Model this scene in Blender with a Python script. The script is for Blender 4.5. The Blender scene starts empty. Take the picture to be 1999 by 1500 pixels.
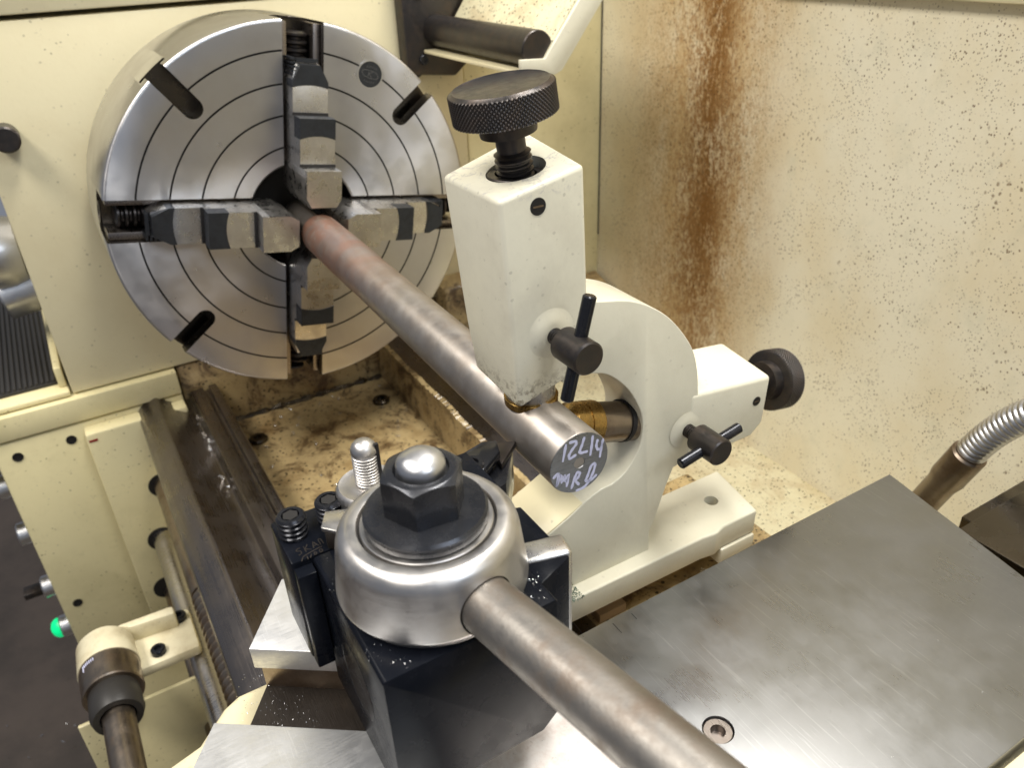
import bpy, bmesh, math, random
from mathutils import Vector, Matrix
random.seed(7)
R = math.radians
S = 0.001                                   # everything below is written in millimetres
scene = bpy.context.scene
col = scene.collection

# ------------------------------------------------------------------ camera
cam = bpy.data.cameras.new("Camera"); camo = bpy.data.objects.new("Camera", cam); col.objects.link(camo)
cam.sensor_width = 36; cam.lens = 27.844; cam.clip_start = 0.01; cam.clip_end = 30
RM = ((0.51311, 0.85753, -0.03685), (0.41768, -0.28697, -0.86208), (-0.74984, 0.42695, -0.50542))
m = Matrix([[RM[0][i], -RM[1][i], -RM[2][i], 0] for i in range(3)] + [[0, 0, 0, 1]])
m = Matrix.Translation(Vector((683.434, -184.538, 219.829)) * S) @ m
camo.matrix_world = m
cam.dof.use_dof = True; cam.dof.focus_distance = 0.37; cam.dof.aperture_fstop = 16
scene.camera = camo
# ------------------------------------------------------------------ light: a workshop lit from the ceiling
w = bpy.data.worlds.new("World"); scene.world = w; w.use_nodes = True
bg = w.node_tree.nodes['Background']; bg.inputs[0].default_value = (0.80, 0.86, 1.0, 1); bg.inputs[1].default_value = 0.26
def area(name, loc, target, sx, sy, power, color):
    l = bpy.data.lights.new(name, 'AREA'); l.shape = 'RECTANGLE'; l.size = sx; l.size_y = sy; l.energy = power; l.color = color
    o = bpy.data.objects.new(name, l); col.objects.link(o); o.location = loc
    o.rotation_euler = (Vector(target) - Vector(loc)).to_track_quat('-Z', 'Y').to_euler(); return o
area("ceiling_tube_back", (0.55, 0.55, 2.1), (0.35, 0.1, 0), 1.6, 0.30, 66, (1.0, 0.97, 0.90))
area("ceiling_tube_front", (0.3, -1.3, 2.1), (0.3, 0, 0), 2.4, 0.6, 76, (1.0, 0.95, 0.87))
area("machine_lamp_right", (2.3, 0.3, 1.5), (0.4, 0.1, 0), 1.2, 0.8, 17, (0.82, 0.90, 1.0))
scene.view_settings.view_transform = 'Standard'; scene.view_settings.look = 'None'
scene.view_settings.exposure = -0.06; scene.view_settings.gamma = 1.0
scene.cycles.max_bounces = 8

# ------------------------------------------------------------------ materials
def s2l(c):
    return tuple(((x/255)/12.92 if x/255 <= 0.04045 else ((x/255+0.055)/1.055)**2.4) for x in c) + (1,)
class NT:
    def __init__(s, name):
        s.m = bpy.data.materials.new(name); s.m.use_nodes = True; s.t = s.m.node_tree; s.n = s.t.nodes; s.l = s.t.links
        s.b = s.n['Principled BSDF']
        s.tc = s.n.new('ShaderNodeTexCoord')
    def map(s, scale=(1, 1, 1), rot=(0, 0, 0), loc=(0, 0, 0)):
        # object space in millimetres
        mp = s.n.new('ShaderNodeMapping'); s.l.new(s.tc.outputs['Object'], mp.inputs[0])
        mp.inputs['Scale'].default_value = tuple(1000*k for k in scale); mp.inputs['Rotation'].default_value = rot
        mp.inputs['Location'].default_value = loc
        return mp.outputs[0]
    def noise(s, size, detail=4, rough=0.55, vec=None, dist=0.0):
        v = vec if vec is not None else s.map()
        t = s.n.new('ShaderNodeTexNoise'); s.l.new(v, t.inputs['Vector']); t.inputs['Scale'].default_value = 1.0/size
        t.inputs['Detail'].default_value = detail; t.inputs['Roughness'].default_value = rough; t.inputs['Distortion'].default_value = dist
        return t.outputs['Fac']
    def voro(s, size, vec=None, feature='F1', rnd=1.0):
        v = vec if vec is not None else s.map()
        t = s.n.new('ShaderNodeTexVoronoi'); s.l.new(v, t.inputs['Vector']); t.inputs['Scale'].default_value = 1.0/size
        t.feature = feature; t.inputs['Randomness'].default_value = rnd
        return t.outputs['Distance']
    def ramp(s, fac, a, b, lo=0.0, hi=1.0):
        r = s.n.new('ShaderNodeMapRange'); s.l.new(fac, r.inputs[0]); r.inputs[1].default_value = a; r.inputs[2].default_value = b
        r.inputs[3].default_value = lo; r.inputs[4].default_value = hi; r.interpolation_type = 'SMOOTHSTEP' if a < b else 'LINEAR'
        return r.outputs[0]
    def math(s, op, a, b=None):
        k = s.n.new('ShaderNodeMath'); k.operation = op
        for i, v in enumerate((a, b)):
            if v is None: continue
            if isinstance(v, (int, float)): k.inputs[i].default_value = v
            else: s.l.new(v, k.inputs[i])
        return k.outputs[0]
    def mix(s, fac, a, b):
        k = s.n.new('ShaderNodeMix'); k.data_type = 'RGBA'
        if isinstance(fac, (int, float)): k.inputs[0].default_value = fac
        else: s.l.new(fac, k.inputs[0])
        for i, v in ((6, a), (7, b)):
            if isinstance(v, tuple): k.inputs[i].default_value = v
            else: s.l.new(v, k.inputs[i])
        return k.outputs[2]
    def sep(s, vec=None):
        k = s.n.new('ShaderNodeSeparateXYZ'); s.l.new(vec if vec is not None else s.map(), k.inputs[0]); return k.outputs
    def col(s, c):
        if isinstance(c, tuple): s.b.inputs['Base Color'].default_value = c
        else: s.l.new(c, s.b.inputs['Base Color'])
    def rough(s, r):
        if isinstance(r, (int, float)): s.b.inputs['Roughness'].default_value = r
        else: s.l.new(r, s.b.inputs['Roughness'])
    def bump(s, h, dist=0.3, strength=1.0):
        k = s.n.new('ShaderNodeBump'); s.l.new(h, k.inputs['Height']); k.inputs['Distance'].default_value = dist*S
        k.inputs['Strength'].default_value = strength; s.l.new(k.outputs[0], s.b.inputs['Normal'])
M = {}
def paint(name, base, grime, amt=0.5, speck=1.0, rough=0.35, specsize=4.0, blotch=60, rust=None, bumpd=0.12, stretch=(1, 1, 1), dark=(0.035, 0.025, 0.012, 1)):
    t = NT(name); v = t.map(stretch)
    big = t.noise(blotch, 5, 0.6, v)
    c = t.mix(t.ramp(big, 0.42, 0.78, 0, amt), base, grime)
    fine = t.noise(9, 6, 0.7, v)
    c = t.mix(t.ramp(fine, 0.50, 0.85, 0, amt*0.6), c, grime)
    if rust: c = t.mix(t.ramp(t.noise(38, 8, 0.72, v, 0.6), 0.47, 0.63, 0, rust[1]), c, rust[0])
    if speck > 0:
        d = t.voro(specsize, v); mask = t.ramp(t.noise(specsize*6, 3, 0.6), 0.45-0.15*(speck > 1), 0.62-0.12*(speck > 1), 0, 1)
        sp = t.math('MULTIPLY', t.ramp(t.math('ADD', d, t.math('MULTIPLY', t.noise(specsize*0.35, 2, 0.5), 0.30)), 0.25+0.06*(speck > 1), 0.33+0.09*(speck > 1), 1, 0), mask)
        c = t.mix(t.math('MULTIPLY', sp, min(1, 0.75*speck)), c, dark)
        d2 = t.voro(specsize*0.45, v); m2 = t.ramp(t.noise(specsize*3, 4, 0.7), 0.55-0.12*(speck > 1), 0.75-0.12*(speck > 1), 0, 1)
        sp2 = t.math('MULTIPLY', t.ramp(d2, 0.12, 0.34, 1, 0), m2)
        c = t.mix(t.math('MULTIPLY', sp2, min(1, 0.5*speck)), c, dark)
    t.col(c); t.rough(t.ramp(fine, 0.3, 0.8, rough, rough+0.18)); t.b.inputs['Coat Weight'].default_value = 0.15; t.b.inputs['Coat Roughness'].default_value = 0.15
    t.bump(t.noise(5, 3, 0.5), bumpd); M[name] = t.m; return t
def metal(name, base, rough=0.3, tint=None, tamt=0.4, blotch=25, brush=None, brushamt=0.12, bumpd=0.03, met=1.0, speck=0.0, scr=0.0, aniso=0.0):
    t = NT(name)
    big = t.noise(blotch, 6, 0.65)
    c = base
    if tint: c = t.mix(t.ramp(big, 0.40, 0.72, 0, tamt), base, tint)
    if speck:
        sp = t.ramp(t.noise(2.2, 3, 0.6), 0.64, 0.72, 0, speck); c = t.mix(sp, c, (0.02, 0.016, 0.012, 1))
    r = t.ramp(t.noise(blotch*0.5, 5, 0.6), 0.3, 0.75, rough-0.06, rough+0.10)
    h = t.noise(1.2, 3, 0.6)
    if brush:
        b = t.noise(1.0, 3, 0.6, t.map(brush)); h = b
        r = t.math('ADD', r, t.ramp(b, 0.3, 0.7, -brushamt, brushamt))
        c = t.mix(t.ramp(b, 0.35, 0.7, 0, brushamt*1.2), c, tuple(x*0.55 for x in base[:3]) + (1,))
    if scr:
        v1 = t.map((0.02, 0.6, 0.6), (0, 0, 0.5)); v2 = t.map((0.03, 0.8, 0.8), (0.2, 0.1, -0.45))
        sc = t.math('MAXIMUM', t.ramp(t.noise(1, 2, 0.4, v1, 1.5), 0.66, 0.70, 0, 1), t.ramp(t.noise(1, 2, 0.4, v2, 1.2), 0.68, 0.71, 0, 1))
        c = t.mix(t.math('MULTIPLY', sc, scr), c, tuple(min(1, x*2.2) for x in base[:3]) + (1,))
    t.col(c); t.rough(r); t.b.inputs['Metallic'].default_value = met; t.bump(h, bumpd); M[name] = t.m; return t

CREAM = (0.68, 0.61, 0.40, 1); WHITE = (0.70, 0.665, 0.53, 1); BROWN = (0.20, 0.11, 0.035, 1); GRIME = (0.40, 0.32, 0.16, 1)
paint('cream_paint', CREAM, (0.56, 0.47, 0.28, 1), 0.45, 0.55, 0.38, 7.0, 120)
paint('cream_panel', (0.70, 0.62, 0.36, 1), (0.42, 0.36, 0.18, 1), 0.5, 0.9, 0.42, 6.0, 90)
paint('stained_paint', (0.44, 0.33, 0.165, 1), (0.19, 0.11, 0.035, 1), 0.95, 1.3, 0.28, 6.0, 45, rust=((0.07, 0.035, 0.014, 1), 0.9), bumpd=0.35)
paint('speckled_paint', (0.64, 0.59, 0.40, 1), (0.46, 0.35, 0.17, 1), 0.6, 1.4, 0.40, 4.4, 70, rust=((0.26, 0.12, 0.03, 1), 0.25))
paint('white_paint', WHITE, (0.56, 0.51, 0.38, 1), 0.45, 0.25, 0.30, 6.0, 40, bumpd=0.12)
paint('worn_white_paint', (0.66, 0.60, 0.42, 1), (0.34, 0.26, 0.13, 1), 0.65, 0.4, 0.36, 6.0, 30, bumpd=0.2)
metal('brushed_steel', (0.50, 0.48, 0.46, 1), 0.30, (0.36, 0.31, 0.27, 1), 0.35, 45, brush=(2.0, 0.12, 0.12), brushamt=0.06)
metal('chuck_steel', (0.57, 0.565, 0.575, 1), 0.33, (0.46, 0.40, 0.36, 1), 0.25, 60, speck=0.0, bumpd=0.008)
_m = M['chuck_steel']; _b = _m.node_tree.nodes['Principled BSDF']; _b.inputs['Anisotropic'].default_value = 0.9
_t = _m.node_tree.nodes.new('ShaderNodeTangent'); _t.direction_type = 'RADIAL'; _t.axis = 'X'; _m.node_tree.links.new(_t.outputs[0], _b.inputs['Tangent'])
metal('ground_steel', (0.60, 0.58, 0.55, 1), 0.30, (0.36, 0.32, 0.28, 1), 0.5, 16, speck=0.0, bumpd=0.0)
M['ground_steel'].node_tree.nodes['Principled BSDF'].inputs['Coat Weight'].default_value = 0.2
metal('jaw_dark', (0.055, 0.06, 0.07, 1), 0.38, (0.03, 0.03, 0.03, 1), 0.5, 8, speck=0.2, met=0.8)
metal('way_steel', (0.25, 0.22, 0.20, 1), 0.30, (0.15, 0.12, 0.095, 1), 0.5, 60, brush=(0.02, 1.0, 1.0), brushamt=0.05)
metal('way_oily', (0.11, 0.095, 0.075, 1), 0.26, (0.06, 0.045, 0.03, 1), 0.6, 40)
metal('black_oxide', (0.060, 0.055, 0.053, 1), 0.36, (0.10, 0.075, 0.06, 1), 0.6, 9, met=0.85, speck=0.0, bumpd=0.04)
metal('black_gloss', (0.020, 0.021, 0.026, 1), 0.20, (0.035, 0.035, 0.04, 1), 0.4, 25, met=0.6, bumpd=0.02)
metal('nut_black', (0.045, 0.047, 0.054, 1), 0.27, (0.06, 0.055, 0.05, 1), 0.4, 14, met=0.7, bumpd=0.02)
metal('block_oxide', (0.005, 0.006, 0.009, 1), 0.24, (0.010, 0.011, 0.016, 1), 0.5, 30, met=0.0, bumpd=0.012)
metal('satin_chrome', (0.60, 0.585, 0.57, 1), 0.37, (0.42, 0.36, 0.30, 1), 0.35, 18, brush=(0.05, 0.05, 1.6), brushamt=0.03, bumpd=0.01)
metal('handle_steel', (0.29, 0.27, 0.245, 1), 0.50, (0.20, 0.155, 0.12, 1), 0.8, 13, bumpd=0.06, speck=0.15)
metal('bright_steel', (0.60, 0.60, 0.61, 1), 0.34, (0.5, 0.47, 0.42, 1), 0.3, 12)
metal('milled_steel', (0.80, 0.80, 0.80, 1), 0.42, (0.62, 0.61, 0.59, 1), 0.45, 16, brush=(1.4, 0.08, 1), brushamt=0.06, scr=0.35, bumpd=0.05, met=0.8)
metal('plate_steel', (0.31, 0.315, 0.325, 1), 0.32, (0.235, 0.23, 0.225, 1), 0.5, 70, brush=(0.10, 0.9, 1), brushamt=0.015, scr=0.12, bumpd=0.003)
metal('brass', (0.42, 0.27, 0.09, 1), 0.28, (0.20, 0.13, 0.05, 1), 0.6, 5, speck=0.3)
metal('cast_dark', (0.06, 0.05, 0.042, 1), 0.45, (0.03, 0.022, 0.016, 1), 0.6, 14, met=0.7, brush=(0.1, 1.6, 1), brushamt=0.1, bumpd=0.1)
metal('rusty_steel', (0.30, 0.25, 0.20, 1), 0.34, (0.14, 0.08, 0.04, 1), 0.6, 20)
def plain(name, c, rough=0.5, met=0.0, emit=0.0):
    t = NT(name); t.col(c); t.rough(rough); t.b.inputs['Metallic'].default_value = met
    if emit: t.b.inputs['Emission Color'].default_value = c; t.b.inputs['Emission Strength'].default_value = emit
    M[name] = t.m
metal('swivel_steel', (0.84, 0.80, 0.78, 1), 0.55, (0.66, 0.58, 0.54, 1), 0.8, 6, speck=0.25, bumpd=0.05, met=0.5)
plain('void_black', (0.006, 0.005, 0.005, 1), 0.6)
plain('rubber_black', (0.022, 0.020, 0.018, 1), 0.45)
plain('marker_white', (0.50, 0.51, 0.68, 1), 0.6)
plain('badge_grey', (0.10, 0.10, 0.10, 1), 0.4)
plain('green_lens', (0.0, 0.75, 0.25, 1), 0.3, 0, 0.6)
plain('yellow_ring', (0.65, 0.50, 0.03, 1), 0.4)
plain('tan_block', (0.42, 0.30, 0.19, 1), 0.6)
plain('red_ink', (0.25, 0.01, 0.01, 1), 0.5)
plain('swarf_metal', (0.75, 0.75, 0.75, 1), 0.25, 1.0)
plain('swarf_green', (0.03, 0.09, 0.06, 1), 0.5)
M['block_oxide'].node_tree.nodes['Principled BSDF'].inputs['Specular IOR Level'].default_value = 0.07
paint('post_paint', WHITE, (0.52, 0.48, 0.38, 1), 0.5, 0.35, 0.30, 5.0, 28, bumpd=0.12)
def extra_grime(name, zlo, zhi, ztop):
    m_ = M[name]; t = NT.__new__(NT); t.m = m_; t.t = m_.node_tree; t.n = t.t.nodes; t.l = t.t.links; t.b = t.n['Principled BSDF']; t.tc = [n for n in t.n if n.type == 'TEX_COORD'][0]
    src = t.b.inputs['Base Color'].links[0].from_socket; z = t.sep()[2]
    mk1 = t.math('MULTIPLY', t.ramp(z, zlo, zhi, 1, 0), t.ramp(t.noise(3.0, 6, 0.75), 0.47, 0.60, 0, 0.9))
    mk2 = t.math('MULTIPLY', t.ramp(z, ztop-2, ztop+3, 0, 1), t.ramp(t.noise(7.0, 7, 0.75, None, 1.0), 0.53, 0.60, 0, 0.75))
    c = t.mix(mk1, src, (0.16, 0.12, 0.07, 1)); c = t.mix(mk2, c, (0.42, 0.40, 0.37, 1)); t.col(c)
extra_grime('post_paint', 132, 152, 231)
# workpiece: oily steel with heat and rust tint that fades along the bar
t = NT('bar_steel'); x = t.sep()[0]
c = t.mix(t.ramp(t.noise(20, 6, 0.6), 0.35, 0.7, 0, 0.6), (0.36, 0.33, 0.30, 1), (0.27, 0.225, 0.185, 1))
rr = t.math('MULTIPLY', t.ramp(x, 110, 290, 1, 0.0), t.ramp(t.noise(24, 7, 0.65, None, 0.8), 0.32, 0.60, 0.35, 1.0)); rr = t.math('MULTIPLY', rr, t.ramp(x, 70, 76, 0, 1))
c = t.mix(t.math('MULTIPLY', rr, 0.9), c, (0.40, 0.20, 0.13, 1))
c = t.mix(t.math('MULTIPLY', t.ramp(x, 60, 200, 1, 0.15), t.ramp(t.noise(11, 5, 0.6, None, 0.4), 0.56, 0.66, 0, 0.6)), c, (0.45, 0.40, 0.33, 1))
t.col(c); t.rough(t.ramp(t.noise(12, 5, 0.6), 0.3, 0.7, 0.34, 0.46)); t.b.inputs['Metallic'].default_value = 0.85
t.bump(t.noise(1.0, 2, 0.5, t.map((1.2, 0.1, 0.1))), 0.02); M['bar_steel'] = t.m
# bar face, saw/turning lines
metal('bar_face', (0.27, 0.275, 0.285, 1), 0.42, (0.20, 0.20, 0.205, 1), 0.4, 8, brush=(1, 0.04, 1.4), brushamt=0.14, bumpd=0.05)
# splash wall with vertical rust run and dense speckle
t = NT('splash_wall'); v = t.map((1, 1, 0.75)); o = t.sep(); X, Z = o[0], o[2]
c = t.mix(t.ramp(t.noise(110, 5, 0.6, v), 0.38, 0.70, 0, 0.7), (0.80, 0.745, 0.575, 1), (0.71, 0.61, 0.40, 1))
c = t.mix(t.ramp(t.noise(30, 6, 0.7, v), 0.5, 0.75, 0, 0.3), c, (0.52, 0.51, 0.38, 1))
dxs = t.math('SUBTRACT', t.math('ADD', X, t.math('MULTIPLY', t.math('SUBTRACT', t.noise(60, 3, 0.5, t.map((1, 1, 0.5))), 0.5), 45)), 50)
dx = t.math('ABSOLUTE', dxs)
left = t.math('MAXIMUM', t.math('MULTIPLY', dxs, 0.9), t.math('MULTIPLY', dxs, -0.62))       # the stain fades more slowly toward the corner
core = t.math('MULTIPLY', t.ramp(dx, 0, 54, 1, 0), t.ramp(Z, -260, -60, 0.6, 1))
wide = t.math('MULTIPLY', t.ramp(left, 5, 118, 1, 0), t.ramp(Z, -330, -60, 0.85, 1))
str_ = t.noise(3.2, 8, 0.8, t.map((1, 1, 0.5))); lowf = t.noise(40, 5, 0.65, t.map((1, 1, 0.45)))
c = t.mix(t.math('MULTIPLY', t.math('POWER', wide, 0.7), t.ramp(lowf, 0.28, 0.62, 0.4, 0.95)), c, (0.54, 0.37, 0.165, 1))
c = t.mix(t.math('MULTIPLY', t.math('POWER', wide, 1.6), t.ramp(str_, 0.46, 0.58, 0.0, 0.85)), c, (0.36, 0.18, 0.055, 1))
c = t.mix(t.math('MULTIPLY', core, t.ramp(t.math('ADD', str_, t.math('MULTIPLY', t.math('SUBTRACT', lowf, 0.5), 0.5)), 0.38, 0.54, 0.1, 1.0)), c, (0.22, 0.098, 0.022, 1))
for size, lo, hi, a in ((3.4, 0.44, 0.60, 0.9), (2.2, 0.43, 0.58, 0.85), (6.0, 0.54, 0.64, 0.7)):
    d = t.voro(size, v); d = t.math('ADD', d, t.math('MULTIPLY', t.noise(size*0.4, 3, 0.6), 0.40))
    mk_ = t.ramp(t.noise(size*7 + 20, 5, 0.72, None, 0.8), lo, hi, 0.0, 1)
    mk_ = t.math('MAXIMUM', mk_, t.math('MULTIPLY', wide, 0.95))
    c = t.mix(t.math('MULTIPLY', t.math('MULTIPLY', t.ramp(d, 0.32, 0.46, 1, 0), mk_), a), c, (0.11, 0.05, 0.014, 1))
t.col(c); t.rough(0.42); t.bump(t.noise(2.5, 5, 0.6), 0.25); M['splash_wall'] = t.m
# floor
t = NT('shop_floor'); c = t.mix(t.ramp(t.noise(160, 6, 0.65), 0.35, 0.7, 0, 1), (0.085, 0.066, 0.054, 1), (0.05, 0.04, 0.033, 1)); t.col(c); t.rough(0.5); M['shop_floor'] = t.m
# ribbed mat
# ------------------------------------------------------------------ mesh building (millimetres)
class B:
    def __init__(s): s.v = []; s.f = []
    def add(s, vs, fs):
        o = len(s.v); s.v += [tuple(v) for v in vs]; s.f += [tuple(i+o for i in f) for f in fs]; return s
    def box(s, x0, x1, y0, y1, z0, z1):
        return s.hexa([(x0,y0,z0),(x1,y0,z0),(x1,y1,z0),(x0,y1,z0),(x0,y0,z1),(x1,y0,z1),(x1,y1,z1),(x0,y1,z1)])
    def hexa(s, p):
        return s.add(p, [(3,2,1,0),(4,5,6,7),(0,1,5,4),(1,2,6,5),(2,3,7,6),(3,0,4,7)])
    def prism(s, poly, ax, a0, a1, poly2=None):
        # polygon in the other two axes (in order), extruded along axis ax
        def P(q, a):
            if ax == 0: return (a, q[0], q[1])
            if ax == 1: return (q[0], a, q[1])
            return (q[0], q[1], a)
        n = len(poly); poly2 = poly2 or poly
        vs = [P(q, a0) for q in poly] + [P(q, a1) for q in poly2]
        return s.add(vs, [tuple(range(n))[::-1], tuple(range(n, 2*n))] + [(i, (i+1) % n, n+(i+1) % n, n+i) for i in range(n)])
    def lathe(s, prof, org=(0,0,0), d=(1,0,0), seg=48, caps=True, rfun=None):
        d = Vector(d).normalized(); u = d.orthogonal().normalized(); w_ = d.cross(u); o = Vector(org)
        vs = []; fs = []
        for j, (a, r) in enumerate(prof):
            for i in range(seg):
                th = 2*math.pi*i/seg; rr = r + (rfun(a, th, r) if rfun else 0)
                vs.append(o + d*a + (u*math.cos(th) + w_*math.sin(th))*rr)
        for j in range(len(prof)-1):
            for i in range(seg):
                k = (i+1) % seg; fs.append((j*seg+i, j*seg+k, (j+1)*seg+k, (j+1)*seg+i))
        if caps:
            fs.append(tuple(range(seg))[::-1]); b = (len(prof)-1)*seg; fs.append(tuple(b+i for i in range(seg)))
        return s.add(vs, fs)
    def cyl(s, p0, p1, r, r1=None, seg=32, ch=0.0):
        p0 = Vector(p0); p1 = Vector(p1); L = (p1-p0).length; r1 = r if r1 is None else r1
        pr = [(0, r), (L, r1)] if not ch else [(0, r-ch), (ch, r), (L-ch, r1), (L, r1-ch)]
        return s.lathe(pr, p0, p1-p0, seg)
    def tube(s, pts, r, seg=12):
        pts = [Vector(q) for q in pts]; n = len(pts); u = None; vs = []; fs = []
        for i, q in enumerate(pts):
            tdir = (pts[min(i+1, n-1)] - pts[max(i-1, 0)]).normalized()
            u = (tdir.orthogonal() if u is None else (u - tdir*u.dot(tdir))).normalized(); w_ = tdir.cross(u)
            rr = r[i] if isinstance(r, (list, tuple)) else r
            for k in range(seg):
                a = 2*math.pi*k/seg; vs.append(q + (u*math.cos(a) + w_*math.sin(a))*rr)
        for i in range(n-1):
            for k in range(seg):
                k2 = (k+1) % seg; fs.append((i*seg+k, i*seg+k2, (i+1)*seg+k2, (i+1)*seg+k))
        fs.append(tuple(range(seg))[::-1]); fs.append(tuple((n-1)*seg+k for k in range(seg)))
        return s.add(vs, fs)
def shade(me, ang=35):
    for p_ in me.polygons: p_.use_smooth = True
    me.set_sharp_from_angle(angle=R(ang))
def mk(name, b, mat, parent=None, bevel=0, seg=2, smooth=True, org=(0,0,0), ang=35):
    """one mesh object; its vertices are taken relative to its parent's base"""
    o0 = Vector(parent['_org']) if parent and '_org' in parent else Vector(org)
    me = bpy.data.meshes.new(name)
    me.from_pydata([((v[0]-o0[0])*S, (v[1]-o0[1])*S, (v[2]-o0[2])*S) for v in b.v], [], b.f)
    bm = bmesh.new(); bm.from_mesh(me); bmesh.ops.recalc_face_normals(bm, faces=bm.faces)
    if bevel:
        es = [e for e in bm.edges if len(e.link_faces) == 2 and e.calc_face_angle(0) > R(ang)]
        bmesh.ops.bevel(bm, geom=es, offset=bevel*S, segments=seg, profile=0.5, affect='EDGES', clamp_overlap=True)
    bm.to_mesh(me); bm.free()
    if smooth: shade(me, 35)
    me.materials.append(M[mat]); o = bpy.data.objects.new(name, me); col.objects.link(o)
    if parent: o.parent = parent; o['_org'] = tuple(o0)
    else: o.location = o0*S; o['_org'] = tuple(o0)
    return o
def tag(o, label, cat=None, group=None, kind=None):
    if label: o['label'] = label
    if cat: o['category'] = cat
    if group: o['group'] = group
    if kind: o['kind'] = kind
    return o
def thing(name, label, cat, org=(0,0,0), group=None):
    o = bpy.data.objects.new(name, None); o.empty_display_size = 0.01; col.objects.link(o); o.location = Vector(org)*S; o['_org'] = tuple(org)
    return tag(o, label, cat, group)
def carve(o, cutters, dark=None):
    """subtract the closed meshes in cutters (B objects) from o"""
    o0 = Vector(o['_org']); made = []
    for b in cutters:
        me = bpy.data.meshes.new('cutter'); me.from_pydata([((v[0]-o0[0])*S, (v[1]-o0[1])*S, (v[2]-o0[2])*S) for v in b.v], [], b.f)
        bm = bmesh.new(); bm.from_mesh(me); bmesh.ops.recalc_face_normals(bm, faces=bm.faces); bm.to_mesh(me); bm.free()
        me.materials.append(o.data.materials[0])
        c = bpy.data.objects.new('cutter', me); col.objects.link(c)
        if o.parent: c.parent = o.parent
        else: c.location = o.location
        if dark: me.materials.clear(); me.materials.append(M[dark])
        md = o.modifiers.new('cut', 'BOOLEAN'); md.operation = 'DIFFERENCE'; md.solver = 'EXACT'; md.object = c; md.material_mode = 'TRANSFER' if dark else 'INDEX'; made.append(c)
    bpy.context.view_layer.update()
    dg = bpy.context.evaluated_depsgraph_get(); me = bpy.data.meshes.new_from_object(o.evaluated_get(dg))
    o.modifiers.clear(); o.data = me
    for c in made: bpy.data.objects.remove(c)
    shade(me, 30); return o
def thread(L, r, pitch, depth, a0=0.0):
    pr = []; k = a0
    while k < a0+L-pitch*0.5:
        pr += [(k, r-depth), (k+pitch*0.28, r), (k+pitch*0.55, r), (k+pitch*0.8, r-depth)]; k += pitch
    return pr
def ribbon(b, pts, wd, x, nrm=(1,0,0)):
    """flat marker stroke lying on the plane x = const (points in y, z), slightly proud"""
    pts = [Vector((q[0], q[1])) for q in pts]; sm = []
    for i in range(len(pts)-1):
        for k in range(4): sm.append(pts[i].lerp(pts[i+1], k/4))
    sm.append(pts[-1]); n = len(sm)
    for _ in range(2): sm = [sm[0]] + [(sm[i-1]+sm[i]*2+sm[i+1])/4 for i in range(1, n-1)] + [sm[-1]]
    vs = []; fs = []
    for i, q in enumerate(sm):
        d = (sm[min(i+1, n-1)] - sm[max(i-1, 0)]).normalized(); nn = Vector((-d.y, d.x))
        ww = wd*0.5*(1 + 0.18*math.sin(i*1.7)) * (0.6 if i in (0, n-1) else 1)
        for s_ in (-1, 1):
            e = q + nn*ww*s_
            vs += [(x, e.x, e.y), (x+0.12, e.x, e.y)]
    for i in range(n-1):
        a = i*4; c_ = a+4
        fs += [(a+1, a+3, c_+3, c_+1), (a, c_, c_+2, a+2), (a, a+1, c_+1, c_), (a+2, c_+2, c_+3, a+3)]
    fs += [(0, 2, 3, 1), ((n-1)*4, (n-1)*4+1, (n-1)*4+3, (n-1)*4+2)]
    b.add(vs, fs)
def knurled(prof_w, r, n=72, d=0.8):
    """profile rows and radius function giving a diamond knurl round a rim of width prof_w"""
    rows = max(6, int(prof_w/0.5)); pr = [(prof_w*i/rows, r) for i in range(rows+1)]
    def rf(a, th, rr):
        if rr < r-0.01: return 0
        ph = 2*math.pi*a/2.0
        return d*(abs(math.sin((n*th+ph)/2)) * abs(math.sin((n*th-ph)/2))) - d*0.5
    return pr, rf
def socket(b, c, d, r, depth, seg=6): b.cyl(c, Vector(c)+Vector(d)*depth, r, seg=seg)

# ================================================================== the setting
fl = mk('floor', B().box(-2500, 2500, -2500, 2500, -1000, -950), 'shop_floor'); tag(fl, None, kind='structure')
WY = 430
sp = mk('back_wall', B().box(-150, 1500, WY, WY+6, -330, 700), 'splash_wall'); tag(sp, None, kind='structure')
sp.location = (0, 0, 0)
hm = mk('wall_hem', B().box(120, 1500, WY-9, WY-1, 157, 190), 'cream_paint', None, 1.5); tag(hm, None, kind='structure')
tr = mk('chip_tray', B().box(-150, 1500, 180, WY, -334, -322), 'speckled_paint'); tag(tr, None, kind='structure')
# ---- headstock
hs = thing('headstock', 'cream painted lathe headstock behind the chuck with a few dark spots', 'headstock', (-140, 0, -200))
# end panel, split by the seam near the guard
mk('front_casting', B().box(-600, -140, -226, 240, -177, 164), 'cream_paint', hs, 2.0)
mk('upper_cover', B().box(-600, -138, -230, 700, 168, 420), 'cream_paint', hs, 2.0)
mk('back_panel', B().box(-600, -143, 241.5, 290, -200, 164), 'cream_panel', hs, 1.0)
mk('back_panel', B().box(-600, -144, 292, 430, -330, 164), 'cream_panel', hs, 1.0)
mk('lower_casting', B().box(-600, -142, -126, 241, -262, -179), 'stained_paint', hs, 1.5)
mk('ledge', B().prism([(-143, -200), (-95, -215), (-95, -330), (-143, -330)], 1, 375, 426), 'stained_paint', hs, 3)
mk('ledge', B().prism([(-143, -150), (-110, -158), (-100, -330), (-143, -330)], 1, 180, 330), 'stained_paint', hs, 6)
mk('corner_seam', B().box(-144.5, -142.2, 429.2, 429.95, -150, 164), 'void_black', hs)
mk('cover_plug', B().cyl((-144, 330, 120), (-141, 330, 120), 3.5, ch=0.5), 'black_oxide', hs)
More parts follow.
